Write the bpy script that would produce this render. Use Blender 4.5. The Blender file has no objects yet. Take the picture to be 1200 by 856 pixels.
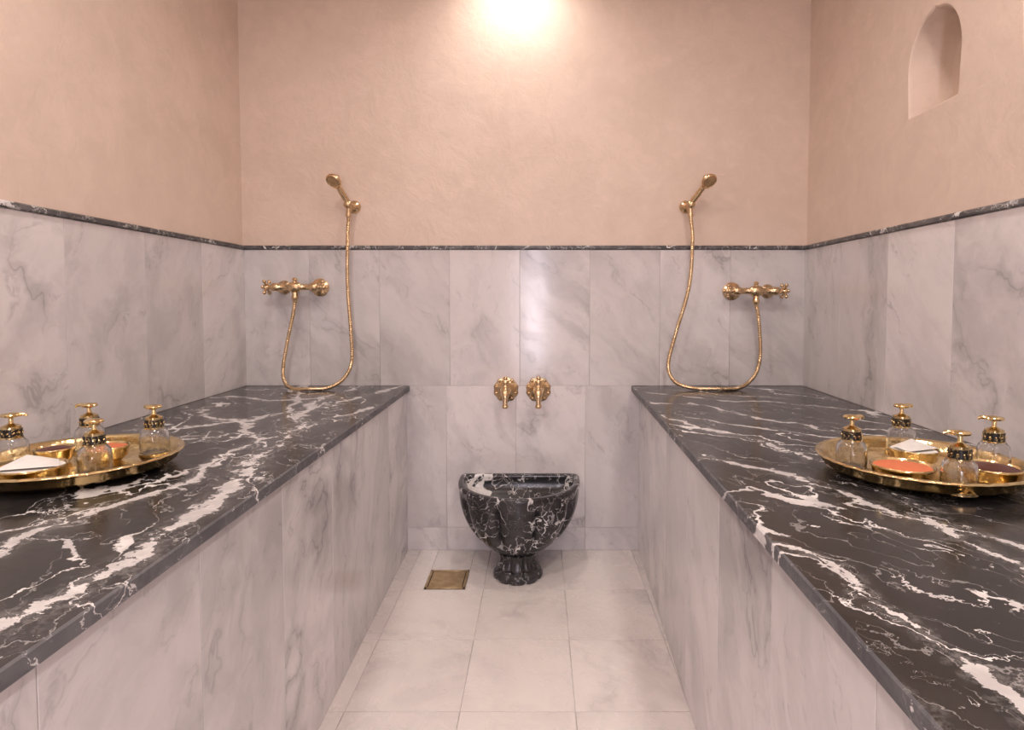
import bpy, bmesh, math, random
from mathutils import Vector, Matrix
random.seed(7)
scene = bpy.context.scene
try:
    scene.view_settings.view_transform = 'Standard'
    scene.view_settings.look = 'None'
except Exception: pass

# ------------------------------------------------------------------ node helper
class G:
    def __init__(s, name):
        s.mat = bpy.data.materials.new(name); s.mat.use_nodes = True
        s.nt = s.mat.node_tree; s.nt.nodes.clear()
        s.out = s.nt.nodes.new('ShaderNodeOutputMaterial')
        s.p = s.nt.nodes.new('ShaderNodeBsdfPrincipled')
        s.nt.links.new(s.p.outputs[0], s.out.inputs[0])
    def set(s, sock, v):
        if isinstance(v, bpy.types.NodeSocket): s.nt.links.new(v, sock)
        elif v is not None:
            try: sock.default_value = v
            except Exception:
                sock.default_value = (v[0], v[1], v[2], 1.0) if hasattr(v, '__len__') else (v, v, v)
    def P(s, **k):
        for a, v in k.items():
            s.set(s.p.inputs[a.replace('_', ' ')], v)
    def math(s, op, a, b=None, c=None, clamp=False):
        n = s.nt.nodes.new('ShaderNodeMath'); n.operation = op; n.use_clamp = clamp
        s.set(n.inputs[0], a)
        if b is not None: s.set(n.inputs[1], b)
        if c is not None: s.set(n.inputs[2], c)
        return n.outputs[0]
    def vm(s, op, a, b=None, sc=None):
        n = s.nt.nodes.new('ShaderNodeVectorMath'); n.operation = op
        s.set(n.inputs[0], a)
        if b is not None: s.set(n.inputs[1], b)
        if sc is not None: s.set(n.inputs['Scale'], sc)
        return n.outputs['Value'] if op in ('DOT_PRODUCT', 'LENGTH', 'DISTANCE') else n.outputs['Vector']
    def noise(s, v, scale, detail=4, rough=.5, dist=0, col=False):
        n = s.nt.nodes.new('ShaderNodeTexNoise')
        s.set(n.inputs['Vector'], v); n.inputs['Scale'].default_value = scale
        n.inputs['Detail'].default_value = detail; n.inputs['Roughness'].default_value = rough
        n.inputs['Distortion'].default_value = dist
        return n.outputs['Color'] if col else n.outputs['Fac']
    def smooth(s, v, a, b, lo=0., hi=1.):
        n = s.nt.nodes.new('ShaderNodeMapRange'); n.interpolation_type = 'SMOOTHSTEP'
        s.set(n.inputs['Value'], v); n.inputs['From Min'].default_value = a; n.inputs['From Max'].default_value = b
        n.inputs['To Min'].default_value = lo; n.inputs['To Max'].default_value = hi
        return n.outputs[0]
    def mix(s, f, a, b, blend='MIX'):
        n = s.nt.nodes.new('ShaderNodeMix'); n.data_type = 'RGBA'; n.blend_type = blend
        s.set(n.inputs[0], f); s.set(n.inputs[6], a if not isinstance(a, tuple) else (*a, 1)[:4])
        s.set(n.inputs[7], b if not isinstance(b, tuple) else (*b, 1)[:4])
        return n.outputs[2]
    def co(s):
        return s.nt.nodes.new('ShaderNodeTexCoord').outputs['Object']
    def attr(s, name):
        n = s.nt.nodes.new('ShaderNodeAttribute'); n.attribute_name = name
        return n.outputs['Vector']
    def rot(s, v, r):
        n = s.nt.nodes.new('ShaderNodeVectorRotate'); n.rotation_type = 'EULER_XYZ'
        s.set(n.inputs['Vector'], v); s.set(n.inputs['Rotation'], r); return n.outputs[0]
    def x(s, v, i=0):
        n = s.nt.nodes.new('ShaderNodeSeparateXYZ'); s.set(n.inputs[0], v); return n.outputs[i]
    def bump(s, h, strength=.2, dist=.01):
        n = s.nt.nodes.new('ShaderNodeBump'); s.set(n.inputs['Height'], h)
        n.inputs['Strength'].default_value = strength; n.inputs['Distance'].default_value = dist
        s.nt.links.new(n.outputs[0], s.p.inputs['Normal'])

def white_marble(name, base, grey, vein, rough, bri=.16, cl=.8, vs_=.6):
    g = G(name); at = g.attr('trnd')
    v = g.vm('ADD', g.co(), g.vm('SCALE', at, sc=13.))
    v = g.rot(v, g.vm('ADD', (.55, .55, .2), g.vm('SCALE', g.vm('SUBTRACT', at, (.5, .5, .5)), sc=.9)))
    wr = g.vm('SCALE', g.vm('SUBTRACT', g.noise(v, 3., 4, .6, 0, True), (.5, .5, .5)), sc=.24)
    v = g.vm('MULTIPLY', g.vm('ADD', v, wr), (1.7, 1.5, .42))
    cloud = g.noise(v, 2.6, 5, .6, .1); c2 = g.noise(v, 7., 6, .72, 0)
    ta = g.math('MULTIPLY', g.math('SUBTRACT', g.x(at, 1), .5), .10)
    c = g.mix(g.smooth(g.math('ADD', cloud, ta), .42, .68, 0, cl), base, grey)
    c = g.mix(g.smooth(c2, .42, .72, 0, .5 * cl), c, grey)
    n1 = g.noise(v, 1.5, 5, .55, 0)
    a1 = g.math('ABSOLUTE', g.math('SUBTRACT', n1, .5))
    m1 = g.smooth(g.math('ADD', g.noise(v, 1.9, 3), ta), .45, .65)
    r1 = g.math('ADD', g.smooth(a1, .0, .008, .5, 0), g.smooth(a1, 0, .06, .6, 0))
    n2 = g.noise(g.vm('ADD', v, (5, 3, 8)), 3.4, 5, .55, 0)
    r2 = g.smooth(g.math('ABSOLUTE', g.math('SUBTRACT', n2, .52)), .0, .018, 1, 0)
    m2 = g.smooth(c2, .46, .64, 0, .5)
    f = g.math('MULTIPLY', g.math('MAXIMUM', g.math('MULTIPLY', r1, m1), g.math('MULTIPLY', r2, m2)), vs_)
    c = g.mix(f, c, vein)
    b = g.math('ADD', g.math('MULTIPLY', g.x(at, 0), bri), 1 - bri * .6)
    n = g.nt.nodes.new('ShaderNodeHueSaturation'); g.set(n.inputs['Value'], b); g.set(n.inputs['Color'], c)
    g.P(Base_Color=n.outputs[0], Roughness=g.smooth(c2, .3, .7, rough * .85, rough * 1.2))
    g.bump(g.noise(v, 5, 1), .14, .004)
    return g.mat

def black_marble(name, veins, dens=.55, gs=2.6, seed=(0, 0, 0), ang=0., stretch=.4, base=(.016, .0155, .0165), base2=(.034, .031, .033), rough=.15, fine=.5, warp=.15):
    g = G(name); co = g.co()
    w1 = g.vm('SCALE', g.vm('SUBTRACT', g.noise(co, 5., 2, .5, 0, True), (.5, .5, .5)), sc=warp)
    w2 = g.vm('SCALE', g.vm('SUBTRACT', g.noise(co, 24, 4, .65, 0, True), (.5, .5, .5)), sc=warp / 3)
    warped = g.vm('ADD', co, g.vm('ADD', w1, w2))
    wp = g.vm('MULTIPLY', warped, (1, 1, 0))
    cur = None
    for pts, wd in veins:
        for a, b in zip(pts[:-1], pts[1:]):
            A = Vector((a[0], a[1], 0)); B = Vector((b[0], b[1], 0)); L = (B - A).length; d = (B - A) / L
            rel = g.vm('SUBTRACT', wp, tuple(A))
            t = g.math('MINIMUM', g.math('MAXIMUM', g.vm('DOT_PRODUCT', rel, tuple(d)), 0.), L)
            pr = g.vm('SCALE', tuple(d), sc=t)
            dist = g.math('DIVIDE', g.vm('DISTANCE', rel, pr), wd)
            cur = dist if cur is None else g.math('MINIMUM', cur, dist)
    hi = g.noise(co, 60, 4, .75, .3)
    gap = g.noise(co, 9, 4, .65)
    v = g.vm('ADD', g.rot(warped, (0., 0., ang)), seed)
    v = g.vm('MULTIPLY', v, (1, stretch, 1))
    n1 = g.noise(v, gs, 3, .5, 0)
    rel1 = g.math('DIVIDE', g.math('ABSOLUTE', g.math('SUBTRACT', n1, .5)), g.smooth(g.noise(co, 6, 4, .6), .42, .72, .0006, .024 * dens))
    n2 = g.noise(g.vm('ADD', v, (4, 9, 2)), gs * 2.3, 3, .5, 0)
    rel2 = g.math('DIVIDE', g.math('ABSOLUTE', g.math('SUBTRACT', n2, .5)), g.smooth(gap, .48, .72, .0006, .022 * dens))
    n3 = g.noise(g.vm('ADD', v, (9, 2, 5)), gs * 4.2, 2, .5, 0)
    rel3 = g.math('DIVIDE', g.math('ABSOLUTE', g.math('SUBTRACT', n3, .5)), g.smooth(gap, .58, .36, .018 * dens, .0006))
    gen = g.math('MAXIMUM', g.smooth(g.math('ADD', rel1, g.math('MULTIPLY', g.math('SUBTRACT', hi, .5), 1.5)), .5, .9, 1, 0),
                 g.math('MULTIPLY', g.smooth(rel2, .4, 1., 1, 0), .75))
    gen = g.math('MAXIMUM', gen, g.smooth(rel3, .4, 1., fine, 0))
    f = gen
    if cur is not None:
        m = g.math('ADD', cur, g.math('ADD', g.math('MULTIPLY', g.math('SUBTRACT', hi, .5), 4.), g.math('MULTIPLY', g.math('SUBTRACT', gap, .44), 7.5)))
        f = g.math('MAXIMUM', gen, g.smooth(m, .8, 1.05, 1, 0))
        halo = g.math('MULTIPLY', g.smooth(cur, .8, 4.0, .25, 0), g.smooth(hi, .4, .65))
    bc = g.mix(g.smooth(g.noise(v, 11, 4, .6), .4, .7), base, base2)
    if cur is not None: bc = g.mix(halo, bc, (.5, .48, .49))
    c = g.mix(f, bc, g.mix(g.smooth(gap, .35, .65), (.52, .50, .51), (.86, .84, .84)))
    g.P(Base_Color=c, Roughness=g.smooth(hi, .3, .7, rough, rough * 1.7))
    g.bump(g.noise(co, 3, 1), .06, .01)
    return g.mat

def plaster(name, ca, cb):
    g = G(name); co = g.co()
    n = g.noise(co, 2.6, 6, .68, .4); m = g.noise(co, 10, 6, .72, .6)
    c = g.mix(g.smooth(n, .30, .70), ca, cb)
    c = g.mix(g.smooth(m, .46, .70, 0, .3), c, tuple(min(1, x * 1.12) for x in ca))
    c = g.mix(g.smooth(m, .30, .48, .22, 0), c, tuple(x * .88 for x in cb))
    g.P(Base_Color=c, Roughness=g.smooth(n, .3, .7, .40, .55))
    g.bump(g.math('ADD', g.math('MULTIPLY', m, .9), n), .27, .014)
    return g.mat

def metal(name, c1, c2, rough, bs=60, bst=.1):
    g = G(name); co = g.co(); n = g.noise(co, bs * .4, 5, .6)
    g.P(Base_Color=g.mix(g.smooth(n, .35, .7), c1, c2), Metallic=1., Roughness=g.smooth(n, .3, .7, rough, rough * 1.7))
    g.bump(g.noise(co, bs, 3), bst, .003)
    return g.mat

def plain(name, c, rough=.6, bs=40, bst=.2, var=.85):
    g = G(name); n = g.noise(g.co(), bs, 5, .6)
    g.P(Base_Color=g.mix(n, c, tuple(x * var for x in c)), Roughness=rough); g.bump(n, bst, .004)
    return g.mat

M_PL = plaster('tadelakt_plaster', (.735, .590, .505), (.675, .535, .450))
M_TILE = white_marble('white_marble_tile', (.75, .715, .725), (.53, .505, .52), (.24, .23, .245), .16, .22, .75, .62)
M_FLOOR = white_marble('white_marble_floor', (.80, .745, .72), (.66, .605, .595), (.40, .37, .37), .26, .09, .7, .42)
M_GROUT = plain('grout', (.55, .52, .52), .8)
LV = [
 ([(-.80, 2.75), (-.86, 2.4), (-.80, 2.1), (-.72, 1.75), (-.68, 1.4), (-.62, 1.1), (-.62, .75), (-.70, .4)], .020),
 ([(-.62, 2.75), (-.70, 2.45), (-.80, 2.2), (-.92, 1.95), (-1.2, 1.8)], .013),
 ([(-.60, 2.2), (-.70, 1.95), (-.79, 1.6), (-.76, 1.3), (-.84, 1.0), (-.82, .7)], .011),
 ([(-1.25, 2.45), (-1.0, 2.35), (-.84, 2.4)], .013), ([(-1.05, 2.75), (-1.0, 2.5), (-.90, 2.2), (-.74, 1.9)], .013),
 ([(-1.25, 2.2), (-1.1, 2.0), (-.9, 1.9), (-.74, 1.6)], .012),
 ([(-1.3, 1.75), (-1.05, 1.68), (-.8, 1.7)], .010), ([(-.78, 1.15), (-.95, .95), (-1.2, .8)], .006)]
RV = [
 ([(.42, 2.05), (.55, 1.75), (.68, 1.5), (.72, 1.2), (.68, .95), (.78, .6)], .013),
 ([(.56, 2.3), (.75, 1.95), (.95, 1.75), (1.15, 1.6)], .009),
 ([(.45, 2.55), (.7, 2.35), (1.0, 2.25), (1.2, 2.1)], .008),
 ([(.42, 1.5), (.56, 1.3), (.64, 1.08), (.82, .9)], .009),
 ([(.36, .98), (.42, .84), (.45, .66), (.49, .50), (.6, .3)], .009),
 ([(.33, .62), (.37, .54), (.42, .45)], .009),
 ([(.62, 2.75), (.72, 2.5), (.95, 2.4)], .007), ([(.5, 2.0), (.8, 1.72), (.95, 1.6)], .008)]
M_BL = black_marble('black_marble_veined_left', LV, .58, 3.2, ang=-.5, fine=.32)
M_BR = black_marble('black_marble_veined_right', RV, .46, 2.9, (3, 1, 0), ang=-.6, stretch=.24, fine=.25)
M_BLE = black_marble('black_marble_honed_edge_left', LV, .5, 3.2, ang=-.5, base=(.085, .085, .095), base2=(.14, .14, .15), rough=.4, fine=.2)
M_BRE = black_marble('black_marble_honed_edge_right', RV, .4, 2.9, (3, 1, 0), ang=-.6, stretch=.24, base=(.085, .085, .095), base2=(.14, .14, .15), rough=.4, fine=.2)
M_BB = black_marble('black_marble_basin', [], 1.15, 4.2, (1.3, 7.4, 2.2), ang=.5, stretch=.75, base=(.02, .019, .021), base2=(.05, .047, .05), fine=.35, warp=.10)
M_TRIM = black_marble('grey_marble_trim', [], 1.2, 7., (2, 2, 2), base=(.06, .058, .064), base2=(.15, .145, .15), rough=.3, fine=.5)
M_BRASS = metal('aged_brass', (.80, .60, .37), (.58, .42, .25), .2)
M_GOLD = metal('polished_brass', (.84, .66, .36), (.58, .44, .22), .13, 90, .3)
g = G('dark_filigree'); n_ = g.noise(g.co(), 230, 2, .5)
g.P(Base_Color=g.mix(g.smooth(n_, .56, .62), (.008, .007, .006), (.55, .42, .2)), Metallic=g.smooth(n_, .56, .62), Roughness=.35)
M_DARKM = g.mat
M_DRAIN = metal('drain_brass', (.66, .50, .30), (.50, .37, .22), .4)
M_POW = plain('orange_clay_powder', (.70, .20, .09), .9, 60, .6)
M_SOAP = plain('dark_red_soap', (.09, .018, .012), .35, 30, .5)
M_CLOTH = plain('white_cloth', (.8, .78, .76), .9, 150, .3, .93)
M_DARK = plain('dark_hole', (.01, .01, .01), .9)
M_CEIL = plaster('ceiling_plaster', (.8, .70, .63), (.76, .66, .6))
gg = G('etched_clear_glass'); gn = gg.noise(gg.co(), 110, 2, .6)
gg.P(Base_Color=(.90, .90, .90, 1), Roughness=gg.smooth(gn, .48, .62, .03, .22), IOR=1.5, Transmission_Weight=1.); gg.bump(gn, .25, .002)
M_GLASS = gg.mat
ge = G('lamp_glass'); ge.P(Base_Color=(1, .9, .8, 1), Emission_Color=(1, .9, .8, 1), Emission_Strength=8.); M_LAMP = ge.mat

# ------------------------------------------------------------------ mesh builder
class MB:
    def __init__(s, name, mats):
        s.name = name; s.mats = mats; s.v = []; s.f = []; s.mi = []; s.sm = []; s.r = []
    def add(s, vs, fs, m=0, smooth=False, rnd=(0, 0, 0), M=None):
        o = len(s.v)
        for p in vs:
            p = Vector(p)
            if M is not None: p = M @ p
            s.v.append(tuple(p))
        for f in fs:
            s.f.append([i + o for i in f]); s.mi.append(m); s.sm.append(smooth); s.r.append(rnd)
    def lathe(s, prof, seg=32, m=0, M=None, smooth=True, mod=None, close=True):
        vs = []; fs = []; n = len(prof)
        for i in range(seg):
            a = 2 * math.pi * i / seg
            for j, (r, z) in enumerate(prof):
                k = mod(a, j) if mod else 1
                vs.append((r * k * math.cos(a), r * k * math.sin(a), z))
        for i in range(seg):
            i2 = (i + 1) % seg
            for j in range(n - 1):
                fs.append([i * n + j, i2 * n + j, i2 * n + j + 1, i * n + j + 1])
        if close:
            if prof[0][0] > 1e-6: fs.append([i * n for i in range(seg)][::-1])
            if prof[-1][0] > 1e-6: fs.append([i * n + n - 1 for i in range(seg)])
        s.add(vs, fs, m, smooth, M=M)
    def ball(s, c, r, m=0, sz=(1, 1, 1), seg=16):
        prof = [(r * math.sin(math.pi * k / 10), -r * math.cos(math.pi * k / 10)) for k in range(11)]
        s.lathe(prof, seg, m, Matrix.Translation(c) @ Matrix.Diagonal((*sz, 1)))
    def tube(s, pts, rad, m=0, seg=12, smooth=True):
        pts = [Vector(p) for p in pts]; n = len(pts)
        if not hasattr(rad, '__len__'): rad = [rad] * n
        t0 = (pts[1] - pts[0]).normalized()
        up = Vector((0, 0, 1)) if abs(t0.z) < .9 else Vector((1, 0, 0))
        nr = (up - t0 * up.dot(t0)).normalized(); vs = []
        for i in range(n):
            t = (pts[min(i + 1, n - 1)] - pts[max(i - 1, 0)]).normalized()
            nr = (nr - t * nr.dot(t)).normalized(); b = t.cross(nr)
            for k in range(seg):
                a = 2 * math.pi * k / seg
                vs.append(pts[i] + (nr * math.cos(a) + b * math.sin(a)) * rad[i])
        fs = []
        for i in range(n - 1):
            for k in range(seg):
                k2 = (k + 1) % seg
                fs.append([i * seg + k, i * seg + k2, (i + 1) * seg + k2, (i + 1) * seg + k])
        fs.append(list(range(seg))[::-1]); fs.append([(n - 1) * seg + k for k in range(seg)])
        s.add(vs, fs, m, smooth)
    def cbox(s, lo, hi, b=.002, m=0, M=None, rnd=(0, 0, 0)):
        bm = bmesh.new()
        for x in (0, 1):
            for y in (0, 1):
                for z in (0, 1):
                    c = [(lo, hi)[x][0], (lo, hi)[y][1], (lo, hi)[z][2]]
                    sg = [1 - 2 * x, 1 - 2 * y, 1 - 2 * z]
                    for ax in range(3):
                        p = [c[i] + (sg[i] * b if i != ax else 0) for i in range(3)]
                        bm.verts.new(p)
        r = bmesh.ops.convex_hull(bm, input=bm.verts)
        bmesh.ops.dissolve_limit(bm, angle_limit=.02, verts=bm.verts, edges=bm.edges)
        bm.verts.index_update(); bm.verts.ensure_lookup_table()
        s.add([v.co[:] for v in bm.verts], [[v.index for v in f.verts] for f in bm.faces], m, False, rnd, M)
        bm.free()
    def build(s, loc=None, sharp=40, parent=None):
        me = bpy.data.meshes.new(s.name)
        me.from_pydata(s.v, [], s.f); 
        for mt in s.mats: me.materials.append(mt)
        me.polygons.foreach_set('material_index', s.mi)
        me.polygons.foreach_set('use_smooth', s.sm)
        a = me.attributes.new('trnd', 'FLOAT_COLOR', 'CORNER')
        data = []
        for p in me.polygons:
            for _ in range(p.loop_total): data.extend((*s.r[p.index], 1.))
        a.data.foreach_set('color', data)
        me.update()
        bm = bmesh.new(); bm.from_mesh(me); bmesh.ops.recalc_face_normals(bm, faces=bm.faces); bm.to_mesh(me); bm.free()
        try: me.set_sharp_from_angle(angle=math.radians(sharp))
        except Exception: pass
        ob = bpy.data.objects.new(s.name, me); scene.collection.objects.link(ob)
        if loc: ob.location = loc
        if parent: ob.parent = parent
        return ob

def rr(): return (random.random(), random.random(), random.random())
def frame(o, u, n):
    u = Vector(u).normalized(); n = Vector(n).normalized()
    M = Matrix.Identity(4)
    v = Vector((0, 0, 1))
    for i in range(3): M[i][0] = u[i]; M[i][1] = v[i]; M[i][2] = n[i]; M[i][3] = o[i]
    return M
def spline(ctrl, step=.01):
    P = [Vector(p) for p in ctrl]; P = [2 * P[0] - P[1]] + P + [2 * P[-1] - P[-2]]; out = []
    for i in range(1, len(P) - 2):
        a, b, c, d = P[i - 1:i + 3]; n = max(2, int((c - b).length / step))
        for k in range(n):
            t = k / n
            out.append(.5 * ((2 * b) + (c - a) * t + (2 * a - 5 * b + 4 * c - d) * t * t + (3 * b - a - 3 * c + d) * t ** 3))
    out.append(P[-2]); return out

# ------------------------------------------------------------------ room
D = 2.756; YB = -1.3; CEIL = 2.72; BT = .755
def xL(y): return -1.319 + .011 * (D - y)
def xR(y): return 1.188 - .025 * (D - y)
TT = .010; TZ0, TZ1 = 1.366, 1.384

def tiles(mb, M, us, rows, m=1, gap=.0007):
    for z0, z1, off in rows:
        for a, b in zip(us[:-1], us[1:]):
            mb.cbox((a + off + gap, z0 + gap, -.002), (b + off - gap, z1 - gap, TT), .0008, m, M, rr())

# back wall (frame: u=+x, v=z, n=-y); tile face at y=D
wb = MB('wall_back', [M_PL, M_TILE, M_GROUT])
wb.cbox((-1.6, D + TT, 0), (1.5, D + .25, CEIL), .001, 0)
wb.cbox((-1.40, D + TT - .0085, 0), (1.30, D + TT + .01, TZ0), .0005, 2)
Mb = frame((0, D + TT, 0), (1, 0, 0), (0, -1, 0))
ub = [-1.33, -1.03, -.716, -.402, -.088, .226, .540, .854, 1.20]
tiles(mb=wb, M=Mb, us=ub, rows=[(BT, TZ0, 0)])
tiles(mb=wb, M=Mb, us=[-.75, -.42, -.106, .208, .522], rows=[(.106, BT, 0), (0, .106, -.0)])
wb.build()

def side_wall(name, fx, sgn, us, niches=()):
    p0 = Vector((fx(D) , D, 0)); p1 = Vector((fx(YB), YB, 0))
    u = (p1 - p0).normalized(); n = Vector((-u.y, u.x, 0));
    if n.x * sgn > 0: n = -n
    L = (p1 - p0).length
    M = frame(p0 - n * TT, u, n)
    w = MB(name, [M_PL, M_TILE, M_GROUT])
    # plaster block with niches
    t = MB('tmp', [M_PL]); t.cbox((-.1, 0, -.22), (L + .2, CEIL, 0), .001, 0, M); tob = t.build()
    cuts = []
    for (uc, zb) in niches:
        prof = []
        for k in range(5): prof.append((.115 + .008 * k / 4, .13 * k / 4))
        for k in range(1, 15):
            a = math.pi / 2 * k / 15; prof.append((.123 * math.cos(a) ** .9, .13 + .15 * math.sin(a)))
        out = [(x, z) for x, z in prof] + [(0, .288)] + [(-x, z) for x, z in reversed(prof)]
        c = MB('cut', [M_PL]); vs = []; fs = []; secs = [(.02, 1.07), (.0005, 1.06), (-.004, 1.02), (-.012, 1.0), (-.10, .97), (-.125, .88)]
        for d, k in secs:
            for x, z in out: vs.append((uc + x * k, zb + .14 + (z - .14) * k, d))
        m = len(out)
        for i in range(len(secs) - 1):
            for j in range(m): fs.append([i * m + j, i * m + (j + 1) % m, (i + 1) * m + (j + 1) % m, (i + 1) * m + j])
        fs.append(list(range(m))); fs.append([(len(secs) - 1) * m + j for j in range(m)][::-1])
        c.add(vs, fs, 0, False, M=M); cob = c.build(); cuts.append(cob)
        md = tob.modifiers.new('b', 'BOOLEAN'); md.object = cob; md.operation = 'DIFFERENCE'; md.solver = 'EXACT'
    if cuts: bpy.context.view_layer.update()
    dg = bpy.context.evaluated_depsgraph_get(); me = bpy.data.meshes.new_from_object(tob.evaluated_get(dg))
    w.add([v.co[:] for v in me.vertices], [list(p.vertices) for p in me.polygons], 0, True)
    for o in cuts + [tob]: bpy.data.objects.remove(o)
    w.cbox((0, 0, -.01), (L, TZ0, TT - .0015), .0005, 2, M)
    tiles(w, M, us, [(BT, TZ0, 0)])
    w.build(sharp=28)
    return M, L
usl = [.352 * i for i in range(0, 12)]; usl[-1] = 4.05
usr = [.342 * i for i in range(0, 12)] + [4.05]
ML, LL = side_wall('wall_left', xL, -1, [.0] + usl[1:])
MR, LR = side_wall('wall_right', xR, 1, usr, [(D - 1.868, 1.722), (D - 1.385, 1.728)])
# trims
for i, (nm, M, a, b) in enumerate((('trim_1', Mb, -1.325, 1.195), ('trim_2', ML, .0, LL), ('trim_3', MR, .0, LR))):
    t = MB(nm, [M_TRIM]); t.cbox((a, TZ0, -.004), (b, TZ1, TT + .008), .004, 0, M); t.build()
# front wall (behind the camera) with narrow window
wf = MB('wall_front', [M_PL])
y0, y1 = YB - .2, YB
wx0, wx1, wz0, wz1 = -.12, .0, .35, 1.75
for lo, hi in (((-1.6, y0, 0), (wx0, y1, CEIL)), ((wx1, y0, 0), (1.5, y1, CEIL)), ((wx0, y0, 0), (wx1, y1, wz0)), ((wx0, y0, wz1), (wx1, y1, CEIL))):
    wf.cbox(lo, hi, .0005)
wf.build()
w = MB('window_1', [M_BRASS])
for lo, hi in (((wx0, y1 - .12, wz0), (wx0 + .012, y1 - .09, wz1)), ((wx1 - .012, y1 - .12, wz0), (wx1, y1 - .09, wz1)), ((wx0, y1 - .12, wz0), (wx1, y1 - .09, wz0 + .012)), ((wx0, y1 - .12, wz1 - .012), (wx1, y1 - .09, wz1))):
    w.cbox(lo, hi, .002)
w.build()
c = MB('ceiling', [M_CEIL]); c.cbox((-1.6, YB - .2, CEIL), (1.5, D + .25, CEIL + .1), .001); c.build()
# floor
fl = MB('floor', [M_FLOOR, M_GROUT])
fl.cbox((-1.6, YB - .2, -.1), (1.5, D + .25, -.002), .001, 1)
xs = [-.56 - .32, -.54, -.22, .10, .42, .74]; ys = [D - .022 - .36 * i for i in range(12)]; ys = [D + .005] + ys[1:]
dx0, dx1, dy0, dy1 = -.4575, -.2925, 2.37, 2.545
g_ = .0009
for i in range(len(xs) - 1):
    for j in range(len(ys) - 1):
        a, b, q, p = xs[i], xs[i + 1], ys[j], ys[j + 1]
        if a < dx0 and b > dx1 and j == 0:
            for (aa, bb, pp, qq) in ((a, dx0, p, q), (dx1, b, p, q), (dx0, dx1, dy1, q)):
                if qq - pp > .005: fl.cbox((aa + g_, pp + g_, -.012), (bb - g_, qq - g_, 0), .0007, 0, None, rr())
            continue
        fl.cbox((a + g_, p + g_, -.012), (b - g_, q - g_, 0), .0007, 0, None, rr())
fl.build()
# drain
d = MB('brass_floor_drain', [M_DRAIN, M_DARK])
d.cbox((dx0 + .002, dy0 + .008, -.0018), (dx1 - .002, dy1 - .002, -.0005), .0003, 1)
for lo, hi in (((dx0 + .002, dy0 + .008), (dx1 - .002, dy0 + .018)), ((dx0 + .002, dy1 - .012), (dx1 - .002, dy1 - .002)), ((dx0 + .002, dy0 + .008), (dx0 + .012, dy1 - .002)), ((dx1 - .012, dy0 + .008), (dx1 - .002, dy1 - .002))):
    d.cbox((*lo, -.001), (*hi, .0035), .001, 0)
d.cbox((dx0 + .015, dy0 + .021, -.001), (dx1 - .015, dy1 - .015, .0025), .001, 0)
d.build()

# benches
BE = -1.29
def bench(name, fx, ex0, exs, bx0, bxs, sgn, Mtop, Medge):
    mb = MB(name, [Mtop, M_TILE, M_GROUT, Medge])
    e = lambda y: ex0 + exs * (D - y); b = lambda y: bx0 + bxs * (D - y)
    th = .026; c = .003; ya, yb = D - .0005, BE; wl = .0005 * sgn
    def ring(z, ins):
        return [(fx(ya) - wl, ya, z), (fx(yb) - wl, yb, z), (e(yb) + sgn * ins, yb, z), (e(ya) + sgn * ins, ya, z)]
    vs = ring(BT - th, c) + ring(BT - th + c, 0) + ring(BT - c, 0) + ring(BT, c)
    mb.add(vs, [[0, 1, 2, 3][::-1], [12, 13, 14, 15]], 0)
    fs = []
    for i in range(3):
        for j in range(4): fs.append([i * 4 + j, i * 4 + (j + 1) % 4, (i + 1) * 4 + (j + 1) % 4, (i + 1) * 4 + j])
    mb.add(vs, fs, 3)
    p0 = Vector((b(D), D, 0)); p1 = Vector((b(BE), BE, 0)); u = (p1 - p0).normalized(); n = Vector((-u.y, u.x, 0))
    if n.x * sgn > 0: n = -n
    bi = lambda y: b(y) + sgn * .0015
    z0, z1 = 0.0005, BT - th
    vs = [(fx(ya) - wl, ya, z0), (fx(yb) - wl, yb, z0), (bi(yb), yb, z0), (bi(ya), ya, z0)]; vs += [(x, y, z1) for x, y, _ in vs]
    mb.add(vs, [[3, 2, 1, 0], [4, 5, 6, 7]] + [[j, (j + 1) % 4, 4 + (j + 1) % 4, 4 + j] for j in range(4)], 2)
    M = frame(p0 - n * TT, u, n); L = (p1 - p0).length
    us = [.001] + [.345 * i for i in range(1, 12)] + [L]
    for a, q in zip(us[:-1], us[1:]):
        mb.cbox((a + .0007, .0008, -.002), (q - .0007, z1, TT), .0008, 1, M, rr())
    mb.build()
bench('marble_bench', xL, -.5845, .011, -.599, .011, -1, M_BL, M_BLE)
bench('marble_bench', xR, .4153, -.025, .4515, -.031, 1, M_BR, M_BRE)

# ------------------------------------------------------------------ basin
ba = MB('marble_pedestal_basin', [M_BB, M_DARK])
CX, PY, ZR = -.088, 2.50, .357
def lerp(a, b, t): return a + (b - a) * t
def sect(g, z, inset=0, flute=0, seg=200):
    w = lerp(.066, .264, g) - inset; df = lerp(.066, .285, g) - inset; db = lerp(.066, .0945, g) - inset; yc = lerp(PY, 2.66, g); nb = lerp(2, 9, g)
    out = []
    for i in range(seg):
        a = 2 * math.pi * i / seg; cc, ss = math.cos(a), math.sin(a)
        k = 1 - flute * (1 - abs(math.cos(4.5 * (a + math.pi / 2)))) ** 2.5 if ss <= .05 else 1
        if ss <= 0: x, y = w * cc * k, df * ss * k
        else:
            x = w * math.copysign(abs(cc) ** (2 / nb), cc) * k; y = db * abs(ss) ** (2 / nb)
        out.append((CX + x, yc + y, z))
    return out
rings = []
for k in range(29):
    t = 1 - k / 28.; g = max(0, 1 - t ** 2.1) ** .5
    z = .108 + (.330 - .108) * (k / 28.)
    rings.append(sect(g * .985, z, 0, .12 * min(1, 3 * (1 - t)) * min(1, 6 * t)))
rings.append(sect(.99, .333)); rings.append(sect(1, .337)); rings.append(sect(1, .353)); rings.append(sect(1, ZR, .004))
rings.append(sect(1, ZR, .022)); rings.append(sect(1, ZR - .004, .026))
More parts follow.
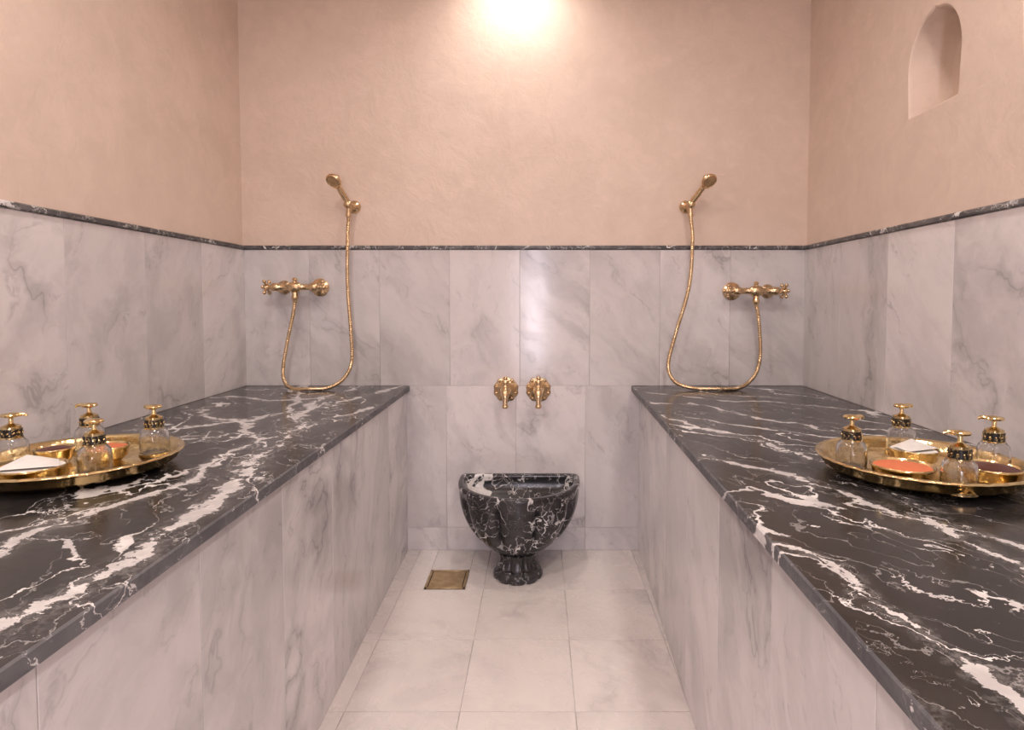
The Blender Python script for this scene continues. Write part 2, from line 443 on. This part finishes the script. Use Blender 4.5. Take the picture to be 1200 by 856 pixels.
for k in range(1, 17):
    t = k / 16.; g = (1 - t ** 2.4) ** .6
    rings.append([(CX + (x - CX) * lerp(.12, 1, g), lerp(2.56, y, lerp(.12, 1, g)), ZR - .004 - .15 * t) for x, y, _ in sect(1, 0, .026)])
n = 200; vs = [p for r in rings for p in r]; fs = []
for i in range(len(rings) - 1):
    for j in range(n): fs.append([i * n + j, i * n + (j + 1) % n, (i + 1) * n + (j + 1) % n, (i + 1) * n + j])
fs.append(list(range(n))); fs.append([(len(rings) - 1) * n + j for j in range(n)])
ba.add(vs, fs, 0, True)
T = Matrix.Translation((CX, PY, 0))
sc = lambda a, j: 1 - .10 * (1 - abs(math.cos(4.5 * (a + math.pi / 2)))) ** 2
ba.lathe([(.0, .0005), (.096, .0005), (.103, .010), (.103, .022), (.096, .034), (.082, .038), (.080, .042), (.086, .047), (.086, .056), (.078, .068), (.075, .08), (.076, .092), (.080, .098), (.080, .106), (.070, .113), (0, .120)], 144, 0, T, True, sc)
ba.lathe([(.0, ZR - .152), (.018, ZR - .152), (.018, ZR - .149), (0, ZR - .149)], 20, 1, Matrix.Translation((CX, 2.56, 0)))
ba.build(sharp=50)

# ------------------------------------------------------------------ taps
RX = Matrix.Rotation(math.pi / 2, 4, 'X')       # local z -> -y
DW = D - .0003
def tap(x, z, name='brass_wall_tap'):
    t = MB(name, [M_BRASS])
    W = Matrix.Translation((x, DW, z)) @ RX
    t.lathe([(0, 0), (.056, 0), (.057, .005), (.050, .010), (.043, .010), (.038, .016), (.027, .020), (.022, .03), (0, .03)], 72, 0, W, True,
            lambda a, j: 1 - (.08 if j in (1, 2, 3) else 0) * (1 - abs(math.sin(5 * a))))
    for k in range(10):
        a = 2 * math.pi * (k + .5) / 10
        t.ball((x + .046 * math.cos(a), D - .011, z + .046 * math.sin(a)), .006, seg=8)
    sp = spline([(x, D - .02, z), (x, D - .045, z + .004), (x, D - .062, z - .004), (x, D - .074, z - .022), (x, D - .079, z - .046), (x, D - .080, z - .066)], .006)
    m = len(sp); t.tube(sp, [.015 + .007 * math.sin(math.pi * min(1, i / m * 1.5)) - .005 * i / m for i in range(m)], 0, 16)
    e = sp[-1]
    t.lathe([(0, 0), (.011, 0), (.014, .004), (.014, .012), (.010, .016), (0, .016)], 20, 0, Matrix.Translation((x, e.y, e.z - .006)))
    t.lathe([(.015, .0), (.015, .010), (.012, .015), (.010, .022), (.014, .027), (.014, .033), (.009, .038), (.008, .044), (.011, .049), (.007, .055), (0, .056)], 24, 0, Matrix.Translation((x, D - .048, z + .008)))
    hz = z + .046
    t.tube([(x - .026, D - .048, hz), (x - .014, D - .048, hz), (x, D - .048, hz), (x + .014, D - .048, hz), (x + .026, D - .048, hz)], [.004, .005, .007, .005, .004])
    for sx in (-1, 1): t.ball((x + sx * .028, D - .048, hz), .0075)
    t.ball((x, D - .066, z + .001), .015, 0, (1.1, .7, 1))
    t.build(sharp=60)
tap(-.150, .738); tap(-.004, .738)

# ------------------------------------------------------------------ shower mixers (object incl. hose + hand shower)
def shower(xm, zm, s, xh, zh, xhead, zhead, hose):
    """s=+1: wall rosette on +x side, cross handle on -x side"""
    t = MB('brass_shower_set', [M_BRASS, M_DRAIN])
    by = D - .075
    RXx = lambda px, py, pz, sx: Matrix.Translation((px, py, pz)) @ Matrix.Rotation(sx * math.pi / 2, 4, 'Y')
    for dx, big in ((.085, 1.15), (-.075, .9)):
        W = Matrix.Translation((xm + s * dx, DW, zm)) @ RX
        t.lathe([(0, 0), (.034 * big, 0), (.035 * big, .003), (.030 * big, .008), (.020, .013), (.015, .022), (.015, .045), (.019, .047), (.019, .058), (.014, .062), (0, .062 + .02)], 32, 0, W)
    t.lathe([(0, -.105), (.013, -.105), (.015, -.10), (.018, -.095), (.018, -.072), (.013, -.066), (.013, -.03), (.017, -.026), (.022, -.018), (.025, 0), (.022, .018), (.017, .026), (.013, .03), (.013, .066), (.019, .072), (.019, .098), (.013, .102), (0, .102)], 28, 0, RXx(xm, by, zm, s))
    for e, k in ((-1, 1.), (1, .7)):
        xe = xm + s * e * .122
        t.lathe([(.0, -.02), (.011, -.02), (.009, -.006), (.013, 0), (.013, .010), (.007, .015), (0, .016)], 20, 0, RXx(xe, by, zm, s * e))
        for q in range(4):
            a = math.pi / 4 + q * math.pi / 2 if e < 0 else q * math.pi / 2
            dy, dz = math.cos(a), math.sin(a)
            t.tube([(xe, by + dy * .004, zm + dz * .004), (xe, by + dy * .022 * k, zm + dz * .022 * k), (xe, by + dy * .032 * k, zm + dz * .032 * k)], [.006, .0045, .0055], 0, 10)
            t.ball((xe, by + dy * .034 * k, zm + dz * .034 * k), .0085)
        t.ball((xe + s * e * .018, by, zm), .008)
    t.lathe([(0, .0), (.012, 0), (.012, -.02), (.015, -.024), (.015, -.036), (.011, -.040), (.010, -.048), (0, -.048)], 20, 0, Matrix.Translation((xm, by, zm - .015)))
    t.lathe([(0, 0), (.010, 0), (.008, .012), (.012, .016), (.008, .022), (0, .024)], 18, 0, Matrix.Translation((xm, by, zm + .018)))
    W = Matrix.Translation((xh, D + TT - .0003, zh)) @ RX
    t.lathe([(0, 0), (.027, 0), (.028, .005), (.022, .012), (.011, .018), (.009, .055), (.0, .06)], 28, 0, W)
    hx = xh - s * .008; hy = D - .062
    t.ball((hx, hy, zh), .019)
    hb = Vector((hx, hy + .004, zh - .052)); ht = Vector((xhead, D - .125, zhead))
    mid = Vector((hx, hy, zh))
    pts = spline([hb, mid, lerp(mid, ht, .5) + Vector((0, .004, 0)), ht], .006); m = len(pts)
    t.tube(pts, [.0085 + .0045 * math.sin(math.pi * i / m) for i in range(m)], 0, 14)
    t.tube([hb, hb + (mid - hb) * .15, hb + (mid - hb) * .3], [.011, .012, .010], 0, 14)
    dirv = Vector((-s * .25, -.62, -.62)).normalized()
    R = dirv.to_track_quat('Z', 'Y').to_matrix().to_4x4()
    H = Matrix.Translation(ht) @ R
    t.lathe([(0, -.026), (.012, -.024), (.018, -.014), (.030, -.002), (.034, .006), (.034, .014), (.030, .017), (.027, .014), (0, .013)], 32, 0, H)
    t.lathe([(0, .0165), (.012, .0155), (.025, .0145), (.025, .0135), (0, .0135)], 24, 1, H)
    hp = spline([(xm, by, zm - .055)] + hose + [tuple(hb)], .0022); m = len(hp)
    hp = [Vector((p.x, p.y, max(p.z, BT + .0082))) for p in hp]
    t.tube(hp, [.0084 if (i % 3) else .007 for i in range(m)], 0, 8)
    t.build(sharp=60)

zb = BT + .0097
shower(-1.065, 1.197, 1, -.824, 1.556, -.868, 1.650,
       [(-1.075, 2.683, 1.08), (-1.105, 2.685, .95), (-1.120, 2.675, .84), (-1.10, 2.645, .785), (-1.05, 2.60, zb), (-.97, 2.585, zb), (-.90, 2.61, zb + .002), (-.85, 2.655, .80), (-.823, 2.685, .87), (-.826, 2.69, 1.0), (-.838, 2.692, 1.2), (-.836, 2.693, 1.4)])
shower(.945, 1.180, -1, .652, 1.556, .716, 1.650,
       [(.955, 2.683, 1.08), (.968, 2.685, .95), (.962, 2.68, .86), (.925, 2.655, .80), (.85, 2.61, zb), (.75, 2.59, zb), (.65, 2.61, zb + .001), (.585, 2.65, .79), (.566, 2.685, .86), (.60, 2.69, 1.0), (.655, 2.692, 1.2), (.668, 2.693, 1.4)])

# ------------------------------------------------------------------ trays
def tray(c):
    t = MB('round_brass_tray', [M_GOLD])
    t.lathe([(0, 0), (.160, 0), (.168, .003), (.172, .008), (.186, .010), (.194, .016), (.199, .030), (.206, .033), (.210, .036), (.209, .039), (.204, .040), (.195, .036), (.190, .018), (.180, .009), (0, .009)], 108, 0, None, True,
            lambda a, j: 1 + (.007 * math.cos(36 * a) if j in (5, 6, 7, 8, 9) else 0))
    return t.build((c[0], c[1], BT + .0005), 60)
tray((-1.04, 1.37)); tray((.84, 1.345))
TZ = BT + .0100
def dispenser(x, y, rot):
    t = MB('glass_soap_dispenser', [M_GLASS, M_GOLD, M_DARKM])
    t.lathe([(0, .0), (.028, .0), (.0305, .004), (.032, .02), (.0315, .045), (.029, .058), (.022, .066), (.0155, .070), (.0145, .088), (.0115, .088), (.0125, .071), (.019, .063), (.0255, .055), (.028, .045), (.0285, .02), (.0265, .009), (0, .008)], 48, 0)
    t.lathe([(.0165, .0685), (.0205, .070), (.0205, .087), (.0165, .0885)], 40, 2, None, True, None, False)
    for k in range(12):
        a = 2 * math.pi * k / 12
        t.ball((.0206 * math.cos(a), .0206 * math.sin(a), .0785), .0021, 1, seg=6)
    t.lathe([(.0148, .0665), (.0215, .0665), (.0215, .0695), (.0148, .0695)], 32, 1)
    # brass foot ring
    t.lathe([(.0310, .0), (.0335, .001), (.0335, .007), (.0318, .008)], 40, 1, None, True, None, False)
    t.lathe([(0, .0865), (.0185, .0875), (.0185, .093), (.012, .096), (.007, .098), (.0045, .101), (.0045, .111), (.010, .1125), (.0175, .115), (.0185, .118), (.0165, .121), (.006, .123), (0, .1235)], 32, 1)
    t.lathe([(0, .01), (.0022, .01), (.0022, .09), (0, .09)], 8, 0)
    t.tube([(0, 0, .1175), (.018, 0, .1185), (.026, 0, .118), (.030, 0, .1145)], [.0055, .0045, .0038, .003], 1, 10)
    o = t.build((x, y, TZ), 50); o.rotation_euler = (0, 0, rot); return o
for x, y, r in ((-1.185, 1.367, 0.4), (-.950, 1.300, 2.6), (-1.107, 1.50, 3.3), (-.932, 1.475, 2.8),
                (.69, 1.345, 0.3), (.885, 1.49, .2), (.818, 1.183, 2.9), (.993, 1.33, 2.7)):
    dispenser(x, y, r)
def bowl(name, x, y, r, kind):
    t = MB(name, [M_GOLD, kind[1]])
    h = .036; e = .014
    t.lathe([(0, 0), (.62 * r, 0), (.64 * r, .003), (.74 * r, .006), (.90 * r, .014), (.95 * r, h - .006), (r, h - .003), (r * 1.01, h), (r * .985, h + .002), (r * .93, h), (r * .89, .018 + e), (r * .7, .009 + e), (0, .008 + e)], 48, 0)
    if kind[0] == 'cloth':
        R = r * .95; t.lathe([(0, .022), (r * .86, .028), (r * .9, .034), (0, .034)], 32, 1)
        a0 = .35; hh = .060
        ca, sa = math.cos(a0), math.sin(a0)
        f = lambda u, v, z: (u * ca - v * sa, u * sa + v * ca, z)
        vs = [f(-R * .95, -R * .5, .0385), f(R * .95, -R * .5, .0385), f(R * .6, R * .62, .0385), f(-R * .6, R * .62, .0385), f(-R * .15, R * .0, hh), f(R * .2, R * .1, hh - .006)]
        t.add(vs, [[0, 1, 5, 4], [1, 2, 5], [2, 3, 4, 5], [3, 0, 4], [3, 2, 1, 0]], 1)
    else:
        z = .033; k = .004 if kind[0] == 'powder' else .006
        t.lathe([(r * .87, z - .008), (r * .90, z), (r * .75, z + k * .5), (r * .4, z + k), (0, z + k * 1.3)], 40, 1, None, True, lambda a, j: 1 + (.05 * math.sin(3 * a + j) if 1 < j else 0))
    t.build((x, y, TZ), 50)
P_, S_, C_ = ('powder', M_POW), ('soap', M_SOAP), ('cloth', M_CLOTH)
bowl('bowl_of_clay_powder', -1.008, 1.415, .048, P_); bowl('bowl_with_folded_cloth', -1.037, 1.243, .060, C_); bowl('bowl_of_dark_soap', -1.112, 1.395, .040, S_)
bowl('bowl_of_clay_powder', .748, 1.252, .060, P_); bowl('bowl_with_folded_cloth', .855, 1.39, .052, C_); bowl('bowl_of_dark_soap', .922, 1.240, .055, S_)

# ------------------------------------------------------------------ lights
def downlight_or_fill(x, y, watts, size=.10, spot=False, col=(1, .91, .835), ang=120):
    t = MB('ceiling_downlight_or_fill', [M_BRASS, M_LAMP])  # fixture shared by the back wall spot and the added fill lamps
    t.lathe([(.045, -.002), (.062, -.008), (.068, -.004), (.068, .0), (.045, .0)], 32, 0)
    t.lathe([(0, -.002), (.044, -.002), (.044, .0), (0, .0)], 32, 1)
    o = t.build((x, y, CEIL - .0005))
    if spot:
        l = bpy.data.lights.new('spot_or_fill_light', 'SPOT'); l.spot_size = math.radians(ang); l.spot_blend = 1.; l.shadow_soft_size = .04
    else:
        l = bpy.data.lights.new('spot_or_fill_light', 'AREA'); l.shape = 'DISK'; l.size = size
    l.energy = watts; l.color = col
    lo = bpy.data.objects.new('spot_or_fill_light', l); scene.collection.objects.link(lo); lo.parent = o; lo.location = (0, 0, -.02)
downlight_or_fill(-.10, 2.55, 27, spot=True, ang=150)
for x in (-.75, .65):  # unseen fill lamps over both benches, added to brighten the bench fronts
    for y in (1.0, -.5): downlight_or_fill(x, y, 13 if y > 0 else 12, .25)
l = bpy.data.lights.new('daylight', 'AREA'); l.shape = 'RECTANGLE'; l.size = wx1 - wx0 - .03; l.size_y = wz1 - wz0 - .03; l.energy = 18; l.color = (.92, .86, 1)
lo = bpy.data.objects.new('daylight', l); scene.collection.objects.link(lo); lo.location = ((wx0 + wx1) / 2, YB - .05, (wz0 + wz1) / 2); lo.rotation_euler = (math.pi / 2, 0, 0)
w = bpy.data.worlds.new('world'); scene.world = w; w.use_nodes = True
w.node_tree.nodes['Background'].inputs[0].default_value = (.85, .85, 1, 1); w.node_tree.nodes['Background'].inputs[1].default_value = 1.

# ------------------------------------------------------------------ camera
cd = bpy.data.cameras.new('camera'); cam = bpy.data.objects.new('camera', cd); scene.collection.objects.link(cam)
cam.location = (0, 0, 1.14); cam.rotation_euler = (math.radians(90 - 2.537), 0, 0)
cd.sensor_width = 36; cd.lens = 21.6; cd.shift_x = -32 / 1200; cd.shift_y = -44 / 1200; cd.clip_start = .02
scene.camera = cam
